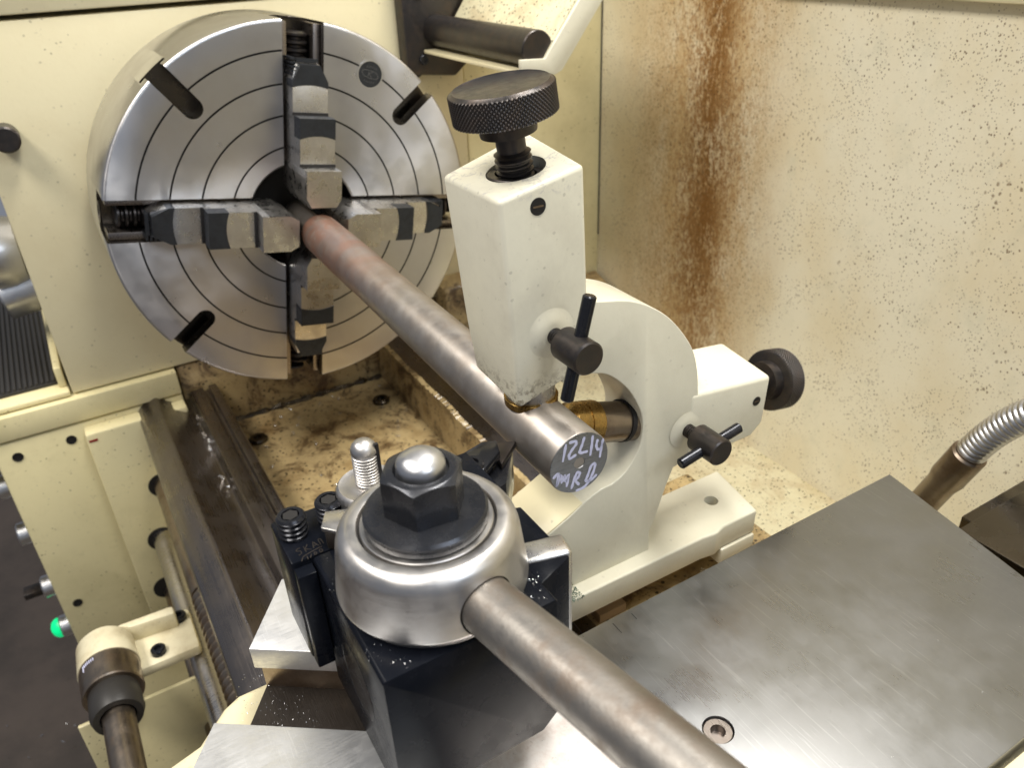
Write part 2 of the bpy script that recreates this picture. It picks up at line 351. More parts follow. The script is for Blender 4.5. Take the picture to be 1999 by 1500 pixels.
# little plugs on the panel
mk('stop_pin', B().cyl((-140, -206, 76), (-118, -206, 76), 11, ch=1.5), 'black_oxide', hs)
b = B().cyl((-140, 182, 86), (-134, 182, 86), 7, ch=1); mk('cover_screw', b, 'black_oxide', hs)
# lower front: frame under the headstock
mk('gearbox_top_frame', B().box(-600, -131, -345, -128, -205, -179), 'cream_panel', hs, 1.5)
gb = thing('feed_gearbox', 'cream feed gearbox below the headstock with black screw holes and a raised pad', 'gearbox', (-130, -250, -400))
mk('body', B().box(-600, -133, -310, -128, -487, -207.5), 'cream_panel', gb, 2.5)
g = mk('raised_pad', B().box(-133, -112, -228, -128, -470, -212), 'cream_panel', gb, 3)
for y, z in ((-291, -225), (-241.6, -223), (-293.8, -425)):
    mk('screw_hole', B().lathe([(0, 5.0), (0.8, 5.0), (0.8, 3.8), (-3, 3.0)], (-132.9, y, z), (1,0,0), 24), 'void_black', gb)
for y, z in ((-174, -296), (-192, -364), (-203, -432)):
    mk('shaft_hole', B().cyl((-113, y, z), (-111.3, y, z), 14.5), 'void_black', gb)
mk('red_mark', B().box(-113, -111.5, -226, -218, -221, -218.5), 'red_ink', gb)
mk('lower_casting', B().box(-600, -150, -300, -128, -900, -488), 'cream_panel', gb, 2)
# ---- buttons on the operator side of the gearbox
for k, (y, z, kind) in enumerate(((-322, -281, 'y'), (-318, -345, 'c'), (-323, -424, 's'), (-323, -488, 'g'))):
    nm = {'y': ('push_button', 'chrome push button with yellow ring at left edge of the photo', 'button'), 'c': ('push_button', 'plain chrome push button on gearbox side below the yellow ringed one', 'button'),
          's': ('selector_switch', 'chrome selector switch with dark square knob on gearbox side', 'switch'), 'g': ('indicator_lamp', 'green lit indicator lamp in a chrome bezel on gearbox side', 'lamp')}[kind]
    bt = thing(nm[0], nm[1], nm[2], (-180, -310, z))
    mk('bezel', B().cyl((-180, -310, z), (-180, -326, z), 13, ch=1.5), 'bright_steel', bt)
    if kind == 'y': mk('ring', B().cyl((-180, -309, z), (-180, -314, z), 17), 'yellow_ring', bt)
    if kind == 's': mk('knob', B().box(-188, -172, -345, -326, z-4, z+4), 'black_oxide', bt, 1)
    if kind == 'g': mk('lens', B().lathe([(0, 12), (4, 11.5), (8, 8), (10, 3)], (-180, -326, z), (0,-1,0), 32), 'green_lens', bt)
# ---- headstock front: ribbed rubber mat on its cream ledge, chrome handwheel hub behind it
lg = thing('control_shelf', 'cream shelf rim left of the headstock holding the ribbed rubber mat', 'shelf', (-200, -290, -185))
mk('rim', B().box(-560, -138, -420, -228, -205+27, -172), 'cream_panel', lg, 2)
mk('rim_wall', B().box(-560, -150, -236, -229, -172, -150), 'cream_panel', lg, 1.5)
mt = thing('rubber_mat', 'black ribbed rubber mat with a rusty smear on the cream shelf', 'mat', (-300, -300, -172))
mk('base_sheet', B().box(-555, -160, -418, -237, -171.9, -168), 'rubber_black', mt, 1)
rb = B()
for i in range(36):
    y = -416 + i*5.0
    if y < -240: rb.box(-554, -161, y, y+3.0, -168, -165.5)
o = mk('rib', rb, 'rubber_black', mt, 0.8); o['kind'] = 'stuff'
hw = thing('chrome_handwheel', 'chrome handwheel hub at left edge above the ribbed mat', 'handwheel', (-250, -262, -50))
mk('hub', B().lathe([(0, 20), (6, 34), (20, 38), (34, 38), (40, 30), (44, 20)], (-250, -225, -55), (0,-1,0), 48), 'bright_steel', hw)
mk('collar', B().cyl((-250, -225, -95), (-250, -262, -100), 26, ch=2), 'bright_steel', hw)

# ================================================================== bed
bed = thing('lathe_bed', 'dark steel bed ways running from the headstock toward the tool post', 'lathe bed', (0, -130, -262))
prof = [(-176, -225), (-176, -214), (-171, -209), (-157, -202), (-154, -202), (-143, -211), (-131, -218), (-123, -218), (-119, -209), (-106, -209), (-105, -213), (-101, -213), (-100, -208), (-92, -208), (-88, -222), (-88, -262), (-176, -262)]
mk('front_way', B().prism(prof, 0, -138, 900), 'way_steel', bed, 0.8)
mk('bed_wall', B().box(-138, 900, -172, -92, -700, -262.5), 'cream_panel', bed, 1)
mk('rack_face', B().box(-112, 900, -168, -128, -262, -226), 'way_oily', bed, 1)
prof = [(104, -262), (104, -216), (112, -214), (122, -206), (134, -206), (146, -215), (160, -215), (160, -212), (182, -212), (182, -262)]
mk('rear_way', B().prism(prof, 0, -138, 900), 'way_steel', bed, 0.8)
# rough chipped painted edge along the rear way
rough = []
n = 300
vs = []; fs = []
for i in range(n+1):
    xx = -141 + i*(520/n); j = lambda a: (random.random()-0.5)*a*0.45 + a*0.25*math.sin(i*0.11)*math.sin(i*0.043)
    hz = -215 + 6*0 + j(3.0); vs += [(xx, 103.5, -262), (xx, 98+j(1.5), -262), (xx, 99.5+j(1.6), -238), (xx, 101+j(2.5), hz), (xx, 106.5+j(2.5), hz+j(1.0)+0.5)]
for i in range(n):
    for k in range(4): a = i*5+k; fs.append((a, a+5, a+6, a+1))
    a = i*5+4; fs.append((a, a+5, a+1, a-4))
b = B().add(vs, fs)
mk('rear_inner_wall', b, 'stained_paint', bed)
fl2 = mk('bed_floor', B().box(-141, 900, -90, 105, -270, -262), 'stained_paint', bed)
for y in (-70, 75):
    h = mk('floor_bolt', B().lathe([(0, 10), (3, 10), (4.5, 8.5), (4.5, 4.5), (1.5, 4.2)], (-84, y, -262), (0,0,1), 32), 'way_oily', bed)
# oil fillet at the foot of the wall
b = B().tube([(-139.5, y, -261.5 + 0.6*math.sin(y*0.2)) for y in range(-88, 100, 6)], [3.4+1.3*math.sin(y*0.37)+0.8*math.sin(y*1.3) for y in range(-88, 100, 6)], 8)
mk('oil_sludge', b, 'way_oily', bed)

# ---- lead screw and rods
ls = thing('lead_screw', 'lead screw with coarse threads under the front bed way', 'lead screw', (-112, -181, -293))
mk('shaft', B().cyl((-112, -171, -297), (82, -171, -297), 12), 'rusty_steel', ls)
pr = [(0, 10)] + thread(700, 12.5, 8.5, 3.2, 2)
mk('threaded_shaft', B().lathe(pr, (82, -171, -297), (1,0,0), 40), 'rusty_steel', ls)
fr = mk('feed_rod', B().cyl((-112, -189, -364.6), (900, -189, -364.6), 12), 'brushed_steel'); tag(fr, 'smooth feed rod in front of the lead screw', 'rod')
ss = mk('switch_rod', B().cyl((-112, -200, -440), (900, -200, -440), 8), 'rusty_steel'); tag(ss, 'smooth switch rod lowest of the three rods below the bed', 'rod')

# ---- control lever bracket bottom-left
cl = thing('clutch_lever_bracket', 'cream bracket with graduated steel collar and black coupling, bottom left', 'bracket', (60, -264, -330))
d = Vector((1, 0.0, 0.0))
mk('housing', B().lathe([(0, 10), (2, 19), (8, 23.5), (38, 25)], (54, -262, -330), d, 48), 'worn_white_paint', cl)
mk('graduated_collar', B().lathe([(38, 24.3), (66, 24.3), (67, 23.3), (67, 19), (60, 18)], (54, -262, -330), d, 48), 'rusty_steel', cl)
mk('coupling', B().lathe([(60, 17), (66, 20), (88, 21), (94, 19), (94, 14), (86, 13)], (54, -262, -330), d, 48), 'rubber_black', cl)
mk('shaft', B().cyl((138, -262, -330), (900, -262, -330), 12.5), 'rusty_steel', cl)
mk('foot', B().box(40, 96, -244, -188, -352, -340), 'worn_white_paint', cl, 4)
mk('web', B().prism([(48, -252), (58, -238), (62, -200), (50, -200)], 2, -342, -322), 'worn_white_paint', cl, 3)
for xx, yy in ((84, -222), (52, -198)):
    b = B().lathe([(0, 6.5), (5, 6.5), (6, 5.5), (6, 3.2), (3, 3)], (xx, yy, -340), (0,0,1), 24); mk('cap_screw', b, 'black_gloss', cl)
b = B()
for i in range(7):
    a = R(108 + i*4.2); rr = 24.35
    c_ = Vector((94.5, -262 + rr*math.cos(a), -330 + rr*math.sin(a)))
    b.box(c_.x, c_.x+(7 if i == 6 else 3.4), c_.y-0.35, c_.y+0.35, c_.z-0.3, c_.z+0.35)
mk('graduation', b, 'marker_white', cl)
ap = thing('apron', 'plain cream machine panel below the rods and lever bracket, bottom left', 'apron', (200, -200, -400))
mk('panel', B().box(96, 100, -300, -128, -700, -372), 'cream_panel', ap, 1)
mk('strip', B().box(170, 500, -292, -284, -420, -352), 'worn_white_paint', ap, 1)

# ================================================================== chuck
AN = 9.6
ch = thing('four_jaw_chuck', 'large round four jaw chuck with grooved steel face', 'chuck', (0, 0, 0))
pr = [(-115, 60), (-115, 158.5), (-113.5, 160), (-2.0, 160), (-1.2, 159.6), (-0.3, 158.6), (0, 157.4)]
pr += [(0, 48.2), (-1.2, 46.8), (-60, 46.8), (-60, 30), (-114, 30)]
bb = B().lathe(pr, (0,0,0), (1,0,0), 180, caps=False)
# close the ring between first and last profile rows
nr = len(pr); seg = 180
bb.f += [((nr-1)*seg+i, (nr-1)*seg+(i+1) % seg, (i+1) % seg, i) for i in range(seg)]
body = mk('body', bb, 'chuck_steel', ch)
def rotx(pts, deg):
    """local jaw frame (x, lateral, radial) -> world for a direction turned deg from up toward +y"""
    a = R(deg); return [(p_[0], p_[1]*math.cos(a)+p_[2]*math.sin(a), -p_[1]*math.sin(a)+p_[2]*math.cos(a)) for p_ in pts]
def rb_(b, deg): b.v = rotx(b.v, deg); return b
cuts = []
for k in range(4):
    a = AN + 90*k
    c1 = B().box(-40, 5, -17.2, 17.2, 25, 170); cuts.append(rb_(c1, a))
    a2 = a + 45
    # T slot: narrow part with round inner end, wide part behind the rim
    pts = [(-8.2, 170)] + [(-8.2, 125)] + [(8.2*math.cos(R(q)), 125+8.2*math.sin(R(q))) for q in range(190, 351, 16)] + [(8.2, 125), (8.2, 170)]
    cuts.append(rb_(B().prism(pts, 0, -23, 5), a2))
    cuts.append(rb_(B().box(-23.2, -15, -13.5, 13.5, 126, 172), a2))
carve(body, cuts, 'way_oily')
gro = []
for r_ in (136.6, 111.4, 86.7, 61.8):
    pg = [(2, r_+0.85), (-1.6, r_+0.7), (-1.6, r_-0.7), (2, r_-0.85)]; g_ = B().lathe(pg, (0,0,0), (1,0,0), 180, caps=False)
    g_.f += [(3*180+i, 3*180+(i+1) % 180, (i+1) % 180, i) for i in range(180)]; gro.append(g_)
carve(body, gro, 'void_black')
mk('bore_shade_disc', B().cyl((-46, 0, 0), (-44, 0, 0), 46.7, seg=64), 'void_black', ch)  # black disc added across the through bore, painting its depth as shade
mk('bore_shade_sleeve', B().lathe([(-44, 46.7), (-6, 46.7)], (0,0,0), (1,0,0), 96, caps=False), 'way_oily', ch)  # dark sleeve added over the bright bore wall, shade put into its colour
for k in range(4):
    a = AN + 90*k
    w_ = mk('slot_floor', rb_(B().box(-39.8, -38, -17, 17, 40, 158), a), 'way_oily', ch)
    for s_ in (-1, 1):
        mk('slot_rail', rb_(B().box(-38, -9, s_*17.0 if s_ < 0 else 11.0, s_*-0+(-11.0 if s_ < 0 else 17.0), 46, 157), a), 'way_steel', ch, 0.6)
    prs = thread(96, 10.3, 6.2, 3.2, 0)
    b = B().lathe(prs, (0,0,0), (0,0,1), 28); b.v = [(v[0]-24, v[1], v[2]+58) for v in b.v]
    mk('jaw_screw', rb_(b, a), 'black_oxide', ch)
    b = B().lathe([(0, 9), (1.5, 9.5), (1.5, 6), (0.2, 5)], (0,0,0), (0,0,1), 28); b.v = [(v[0]-34, v[1], v[2]+158.3) for v in b.v]
    mk('screw_socket', rb_(b, a), 'black_oxide', ch)
# jaws: profile in (radial, x): three rising steps toward the centre
W = 14.6
def make_jaw(inner):
    j = [ ]
    # main body
    p_ = [(inner, -8), (inner, 46), (inner+2.5, 53.5), (50.5, 53.5), (50.5, 36.5), (88.5, 36.5), (88.5, 18.0), (112, 18.0), (127, 10), (129, 4), (129, -8)]
    b = B(); n = len(p_)
    vs = [(q[1], -W, q[0]) for q in p_] + [(q[1], W, q[0]) for q in p_]
    b.add(vs, [tuple(range(n))[::-1], tuple(range(n, 2*n))] + [(i, (i+1) % n, n+(i+1) % n, n+i) for i in range(n)])
    return b
jaw_defs = []
def jaw(deg, inner, off=0.0):
    b = make_jaw(inner + off)
    o = mk('jaw', rb_(b, deg), 'ground_steel', ch)
    # V-shaped inner corners and pointed outer end
    cut = []
    for s_ in (-1, 1):
        cut.append(rb_(B().prism([(s_*W*0.40, inner-6), (s_*(W+8), inner-6), (s_*(W+8), inner+15), (s_*(W+0.01), inner+9.5)], 0, -30, 70), deg))
        cut.append(rb_(B().prism([(s_*W*0.55, 132), (s_*(W+8), 132), (s_*(W+8), 108), (s_*(W+0.01), 114.5)], 0, -30, 70), deg))
    # lateral waists under the steps
    for r0, r1, h in ((53, 71, 36.5), (91, 110, 18.0)):
        pass
    carve(o, cut)
    # dark recessed lands (curved inner boundary), each a plate laid on its step
    for (r0, r1, h, bow) in ((72.5, 88.9, 36.7, 2.6), (110, 127.0, 18.2, 2.2)):
        pts = []
        for i in range(9):
            u = -W-0.15 + (2*W+0.3)*i/8; pts.append((u, r0 + bow*(1-(u/W)**2)))
        if r1 > 100: pts += [(W+0.15, 114.6), (W*0.55, 127.3), (-W*0.55, 127.3), (-W-0.15, 114.6)]
        else: pts += [(W+0.15, r1), (-W-0.15, r1)]
        lo = h-0.5 if r1 < 100 else h-4
        hh = h + (0.4 if r1 < 100 else 0.5)
        dk = mk('dark_land', rb_(B().prism(pts, 0, h-(16 if r1 > 100 else 15), hh), deg), 'jaw_dark', None); dk.parent = o
        dk.location = (0, 0, 0)
    # step grooves
    for rr, h in ((51.4, 37.2), (89.4, 18.8)):
        gk = mk('step_groove', rb_(B().box(h-1.5, h+0.3, -W-0.2, W+0.2, rr-0.9, rr+1.4), deg), 'void_black', None); gk.parent = o
    # rack teeth at the outer back end
    tb = B()
    for i in range(5): tb.box(-10, 14-i*1.2, -13.5, -9.5, 118+i*3.0, 119.6+i*3.0)
    for i in range(4): tb.box(8.5-i*3, 10-i*3, -9, 9, 128.5, 131.5-i*0.4)
    tt = mk('thread_tooth', rb_(tb, deg), 'jaw_dark', None, 0); tt.parent = o
    # serrated flanks on the inner block
    fb = B()
    for i in range(3): fb.box(2, 51.5-i*1.5, -W-0.35, W+0.35, 44.6+i*1.9, 45.5+i*1.9)
    ff = mk('witness_line', rb_(fb, deg), 'ground_steel', None, 0.1); ff.parent = o
    return o
jaw(AN, 18.5); jaw(AN+90, 18.5); jaw(AN+180, 19.5); jaw(AN+270, 18.5)
# maker's badge
bd = mk('badge', B().lathe([(0, 11.8), (0.5, 11.8), (0.5, 10.6), (0.15, 10.6)], (0.02, 77.5, 110), (1,0,0), 48), 'bright_steel', ch)
pl = mk('plate', B().cyl((0.1, 77.5, 110), (0.35, 77.5, 110), 10.6, seg=48), 'jaw_dark', None); pl.parent = bd
eb = B(); cy, cz = 77.5, 110; a = R(-22)
def rp(L): return [(cy + q[0]*math.cos(a)-q[1]*math.sin(a), cz + q[0]*math.sin(a)+q[1]*math.cos(a)) for q in L]
ribbon(eb, rp([(-8, 1), (-6, 2.8), (0, 3.2), (6, 2.4), (8, -1), (6, -2.6), (0, -3.2), (-6, -2.0), (-8, 1)]), 0.5, 0.38)
ribbon(eb, rp([(-1.6, -2.2), (-1.6, 2.2)]), 0.5, 0.38); ribbon(eb, rp([(-1.6, 0.2), (1.9, 2.4)]), 0.5, 0.38); ribbon(eb, rp([(-1.0, 0.4), (2.0, -2.3)]), 0.5, 0.38)
for s_ in (1, -1):
    for i in range(6): ribbon(eb, rp([(-4.2+i*1.7, s_*6.2-0.7-0.10*s_*(i-2.5)**2), (-3.7+i*1.7, s_*6.2+0.7-0.10*s_*(i-2.5)**2)]), 0.42, 0.38)
em = mk('emblem', eb, 'badge_grey', None); em.parent = bd

# ================================================================== workpiece
P0 = Vector((-30, 0.8, -3.2)); P1 = Vector((443, -14.0, 4.6)); ax_ = (P1-P0).normalized(); LB = (P1-P0).length
wp = thing('steel_bar', 'long round steel bar with rusty chuck end and white marker writing on its face', 'steel bar', tuple(P0))
pr = [(2, 10.0), (70, 10.0), (71.5, 10.2), (73, 11.5), (74.2, 13.6), (75.6, 15.0), (78, 16.1), (82, 16.6), (150, 16.6), (187, 16.45), (189, 16.0), (LB-0.8, 16.0), (LB-0.35, 15.7)]
mk('bar', B().lathe(pr, P0, ax_, 96), 'bar_steel', wp)
face = mk('end_face', B().lathe([(LB-0.4, 15.65), (LB, 15.6), (LB, 3.0), (LB-1.6, 2.0), (LB-9, 2.0)], P0, ax_, 72), 'bar_face', wp)
ST = {'one':[(-21.1, 17.6), (-23.0, 8.7)],
'two':[(-19.5, 17.6), (-15.9, 17.5), (-15.5, 15.8), (-18.0, 13.5), (-19.9, 10.8), (-19.3, 8.7), (-15.7, 10.0)],
'L':[(-11.3, 18.0), (-12.7, 13.9), (-14.2, 10.7), (-13.3, 9.9), (-9.5, 9.5)],
'one2':[(-6.8, 17.1), (-7.4, 11.8), (-8.2, 6.6)],
'four':[(-4.0, 14.1), (-5.0, 11.3), (-4.3, 8.5), (-2.1, 8.1), (-1.3, 12.9)],
'four2':[(-1.1, 13.3), (-2.1, 8.9), (-2.9, 3.6)],
'M':[(-28.3, 1.4), (-25.1, 4.0), (-26.5, -3.7)],
'M2':[(-26.5, -3.7), (-23.9, 3.0), (-23.9, -3.5), (-21.8, 1.7), (-21.8, -3.9), (-19.5, 1.9), (-21.2, -6.0)],
'R':[(-18.6, -8.2), (-16.9, -2.8), (-15.2, 0.2), (-13.6, -1.0), (-15.0, -3.4), (-16.6, -4.2), (-14.2, -7.6)],
'D':[(-5.2, 1.3), (-7.6, 1.1), (-9.7, -4.6), (-11.0, -6.8)],
'D2':[(-5.2, 1.3), (-6.2, -3.0), (-8.8, -7.7), (-11.4, -10.2), (-16.2, -10.4)],
'D3':[(-11.0, -6.8), (-7.9, -7.6), (-4.4, -5.5)]}
mb = B()
for L in ST.values(): ribbon(mb, L, 1.35, 0)
yw = []
for v in mb.v:   # lay the strokes on the slightly tilted face
    q = Vector((0, v[1], v[2])); n_ = ax_; xx = P1.x - (n_.y*(v[1]-P1.y) + n_.z*(v[2]-P1.z))/n_.x
    yw.append((xx + 0.05 + v[0], v[1], v[2]))
mb.v = yw; o = mk('marker_writing', mb, 'marker_white', None); o.parent = face; 
o.data.transform(Matrix.Translation(-P0*S))

# ================================================================== follow rest
fr_ = thing('follow_rest', 'off white cast follow rest clamped to the carriage round the bar end', 'follow rest', (395, 40, -110))
XF = 410; FXB = 372.5
outer = [(5, 66), (14.2, 65.2), (21, 63.8), (37, 60), (49.2, 54.4), (61.9, 45.4), (73.1, 33.5), (82.6, 19.3), (87.3, 4.9), (89.5, -9.8), (92, -25), (90, -52), (75.3, -55), (70.7, -66.5), (65.1, -84.1), (60.2, -96.2), (61, -110), (8, -112), (-16, -84), (-16, -70.6), (-15.5, -66.6), (4.2, -57.6),
         (14, -52), (23.8, -48.6), (32.7, -47.7), (41.6, -42.3), (49.2, -30.9), (50.8, -16.5), (47.7, -4.4), (39.2, 10.1), (26.8, 22.1), (14.8, 26.5), (5, 27.0), (-1, 26.8)]
def smooth_part(P_, i0, i1, n=5):
    out = list(P_[:i0])
    for i in range(i0, i1):
        a0, a1, a2, a3 = [Vector(P_[max(i0, min(i1, j))]) for j in (i-1, i, i+1, i+2)]
        for k in range(n):
            u = k/n; q = 0.5*((2*a1) + (a2-a0)*u + (2*a0-5*a1+4*a2-a3)*u*u + (3*a1-a0-3*a2+a3)*u**3); out.append((q.x, q.y))
    return out + list(P_[i1:])
mk('guide_bore', B().lathe([(0, 11.25), (0, 11.9), (3, 11.8), (3, 11.25)], (397.5, 44.5, -18.2), (0, 1, -0.31), 40), 'void_black', fr_)
mk('foot', B().prism([(12, -52.6), (4.2, -56.6), (-16.8, -66.3), (-17, -111), (12, -111)], 0, FXB, 409.6), 'cream_paint', fr_, 0.5)
outer = smooth_part(outer, 22, 33); outer = smooth_part(outer, 0, 10)
fm = mk('frame', B().prism(outer, 0, 376, XF), 'white_paint', fr_, 2.2, 3, ang=42)
hexp = [(362,-32.5,36),(412,-26,20),(412,10,33),(362,14,40), (363,-33,122),(412,-32,122.3),(412,9.5,127),(358,14,127)]
post = mk('post', B().hexa([(378,-22,27),(412,-25,22.5),(412,12.5,32),(378,14,32), (372,-31,58),(412,-30,58),(412,12.6,60),(368,14,60)]), 'worn_white_paint', fr_)
bpy.data.objects.remove(post)
vs = [(376,-29.8,28.5),(412,-26.5,21.5),(412,13.2,33),(384,15,38), (371,-30.8,54),(412,-28.2,50),(412,12.9,52),(371,15,52), (363,-33.5,122.5),(412,-32.6,122.5),(412,9.4,130.5),(356,15,134)]
pb = B().add(vs, [(3,2,1,0),(8,9,10,11)] + [(a, (a+1) % 4 + (a//4)*4, 0, 0) for a in ()])
for l in (0, 4):
    for i in range(4): pb.f.append((l+i, l+(i+1) % 4, l+4+(i+1) % 4, l+4+i))
post = mk('post', pb, 'post_paint', fr_, 2.2, 3, ang=25)
arm = mk('arm', B().hexa([(374,85,-56),(XF,85,-54.5),(XF,137,-58),(378,137,-58),(366,85,-6),(XF+0.6,85,-9.0),(XF+0.6,147,-16.8),(366,150,-14)]), 'white_paint', fr_)
bpy.data.objects.remove(arm)
vs = []
for x_ in (374, XF+0.6):
    vs += [(x_, 84, -56), (x_, 112, -56.5), (x_, 136, -56.5), (x_, 145, -49), (x_, 146.5, -17), (x_, 84, -9.2)]
vs[4] = (366, 150, -14.5); vs[5] = (366, 84, -6)
n = 6; pb = B().add(vs, [tuple(range(n))[::-1], tuple(range(n, 2*n))] + [(i, (i+1) % n, n+(i+1) % n, n+i) for i in range(n)])
arm = mk('arm', pb, 'white_paint', fr_, 2.6, 3, ang=25)
bp = [(330, 10), (318, 24), (314, 43.6), (340, 66), (374, 78), (374, 150), (419, 141.5), (419, 113), (421.5, 105), (420, 95), (419, -3), (419, -30), (330, -30)]
pts_t = bp
base = mk('base', B().prism(bp, 2, -128, -110, None), 'white_paint', fr_, 1.4, 3, ang=25)
mk('base_lug', B().box(374, 420.6, 112, 141, -141, -128.3), 'white_paint', fr_, 1.5)
carve(base, [B().cyl((396, 124, -200), (396, 124, -90), 4.6, seg=32)])
hl = mk('mounting_hole', B().cyl((396, 124, -127.5), (396, 124, -126.5), 4.5), 'void_black', fr_)
# boss with radius round the upper clamp screw
mk('boss', B().lathe([(0, 13.0), (0.15, 12), (0.6, 10.2), (1.3, 8.2), (1.9, 6.2), (2.1, 4.5)], (411.9, -8.2, 56.5), (1,0,0), 48), 'post_paint', fr_)
mk('boss', B().lathe([(0, 11.5), (0.15, 10.4), (0.5, 8.6), (1.0, 6.6), (1.2, 4.5)], (410.4, 82, -31), (1,0,0), 48), 'white_paint', fr_)
# upper bushing recess
carve(post, [B().cyl((389, -10.5, 118), (389, -10.5, 140), 13.2, seg=48)])
mk('bushing', B().lathe([(0, 12.8), (6.5, 12.8), (7, 12.4), (7, 9.3), (3, 9)], (389, -10.5, 118.2), (0,0,1), 48), 'black_oxide', fr_)
pg_ = 0; mk('paint_gap', B().lathe([(0, 13.1), (0.3, 13.1), (0.3, 12.9), (0, 12.9)], (389, -10.5, 119), (0,0,1), 48, rfun=lambda a, th, r: 0.8*math.sin(3*th)*math.sin(7*th) if r > 15 else 0), 'void_black', fr_).rotation_euler = (0, 0, 0)
for c_, xx in (((412, -14, 117), 412.0), ((411, 136.5, -31), 410.7)):
    rr = 3.3 if c_[0] == 412 else 2.5
    q = mk('set_screw', B().lathe([(0, rr+0.5), (0.25, rr+0.5), (0.25, rr-0.2), (0.1, 0.3)], (xx, c_[1], c_[2]), (1,0,0), 24), 'void_black', fr_)
    b = B().box(xx+0.1, xx+0.4, c_[1]-rr*0.75, c_[1]+rr*0.75, c_[2]-0.35, c_[2]+0.35); s2 = mk('slot', b, 'rusty_steel', None)
    s2.parent = q; s2.data.transform(Matrix.Translation(-Vector(fr_['_org'])*S)); 
def knob(name, org, d, r, wd, label_parts):
    """adjusting screw: threaded stem, neck, knurled head"""
    org = Vector(org); d = Vector(d).normalized()
    k = mk('adjusting_knob', B().lathe([(0, 7.4)] + thread(11, 8.2, 2.6, 1.1, 1) + [(12.5, 8.2), (13.5, 6.4), (21, 6.4), (21.2, 12.3), (26, 12.8), (27.5, 13), (28.5, r*0.8)], org, d, 48), 'black_oxide', fr_)
    pr, rf = knurled(wd, r)
    prof = [(27.5, r-2.2), (28, r-0.9)] + [(28.3+a, rr) for a, rr in pr] + [(28.3+wd+0.3, r-0.9), (28.3+wd+1.2, r-1.9), (28.3+wd+0.7, r-3.0)]
    h = mk('knurled_head', B().lathe(prof, org, d, 432, rfun=lambda a, th, rr: rf(a-28.3, th, rr)), 'black_oxide', None, ang=60)
    h.parent = k; h.data.transform(Matrix.Translation(-Vector(fr_['_org'])*S)); shade(h.data, 50)
    return k
knob('adjusting_knob', (389, -10, 122), (-0.01, -0.15, 1), 22.3, 11.5, None)
knob('adjusting_knob', (389, 142, -32.5), (0, 1, -0.20), 19.5, 11, None)
def tscrew(c_, tilt, L, off):
    """clamp screw along +x with a sliding cross pin; tilt turns the pin about x"""
    c_ = Vector(c_)
    k = mk('clamp_screw', B().lathe([(0, 3.2)] + thread(9, 4.0, 1.5, 0.6, 0.5) + [(10.2, 3.6), (10.4, 7.3), (10.9, 7.9), (28.6, 7.9), (29.4, 7.1)], c_, (1,0,0), 48), 'black_oxide', fr_)
    a = R(tilt); dd = Vector((0, math.sin(a), math.cos(a))); m_ = c_ + Vector((20.5, 0, 0))
    q = mk('cross_pin', B().cyl(m_ + dd*(off-L/2), m_ + dd*(off+L/2), 3.1, seg=24, ch=0.7), 'black_gloss', None); q.parent = k
    q.data.transform(Matrix.Translation(-Vector(fr_['_org'])*S)); return k
tscrew((412, -8.0, 56.0), 14, 50, 1)
tscrew((409, 82.5, -31.0), 79, 43, 0)
# fingers with brass pads
mk('finger', B().cyl((399.2, -12.6, 60), (399.2, -12.6, 19.5), 12.3, seg=64), 'ground_steel', fr_)
f_ = mk('brass_pad', B().lathe([(0, 12.4), (0.6, 13.2), (4.2, 13.4), (4.6, 12.8)], (399.8, -12.6, 15.4), (0,0,1), 64), 'brass', fr_)
mk('finger', B().cyl((397.5, 54, -21.5), (397.5, 20, -11.0), 11.2, seg=64, ch=0.5), 'rusty_steel', fr_)
mk('brass_pad', B().lathe([(0, 7.5), (2.5, 10.6), (3.2, 11.4), (11.0, 11.6), (11.2, 11.2), (11.8, 11.2), (12.0, 11.7), (20.0, 11.7), (20.5, 11.3)], (397.5, 7.5, -7.0), (0, 1, -0.28), 64), 'brass', fr_)
# carriage wing under the follow rest
sd = thing('carriage_saddle', 'painted carriage saddle glimpsed under the follow rest and compound slide', 'saddle', (430, -60, -160))
mk('deck', B().box(326, 470, -8, 170, -185, -150), 'stained_paint', sd, 2)
mk('front_wing', B().prism([(396, -186), (392, -178), (392, -150), (470, -150), (470, -230), (418, -230), (410, -200)], 2, -116, -96), 'cream_paint', sd, 5, 3)
mk('nut_block', B().box(398, 412, 24, 44, -150, -143), 'tan_block', sd, 0.6)
mk('slide_screw', B().box(400, 470, 6, 16, -150, -140), 'way_oily', sd, 0.6)
mk('slide_core', B().box(480, 600, -60, 150, -150, -96), 'way_oily', sd, 1)

# ================================================================== cross slide plate
cs = thing('cross_slide', 'wide flat scratched steel cross slide plate at right', 'cross slide', (540, 60, -95))
poly = [(467.5, -140), (466, 197), (557, 179), (609, 168.5), (609, -140)]
cp = mk('plate', B().prism(poly, 2, -95, -75), 'plate_steel', cs, 0.7)
carve(cp, [B().cyl((540, -11, -90), (540, -11, -60), 6.7, seg=36), B().cyl((534, -52.5, -90), (534, -52.5, -60), 6.7, seg=36)])
for xq, y in ((540, -11), (534, -52.5)):
    mk('cap_screw', B().lathe([(0, 6.5), (11.4, 6.5), (12.0, 5.9), (12.0, 3.2), (8, 3)], (xq, y, -88), (0,0,1), 36), 'way_steel', cs)
mk('swivel_base', B().prism([(468, -139), (468, -74), (480, -58), (505, -44), (534, -40), (566, -44), (592, -58), (606, -80), (606, -139)], 2, -75.5, -74.2), 'swivel_steel', cs, 0.3)
tg = B()
for i in range(2): tg.box(470 - i*0, 477 - i*3, -13+i*11.5, -12.6+i*11.5, -75.2, -74.9)
mk('scribe_mark', tg, 'void_black', cs)
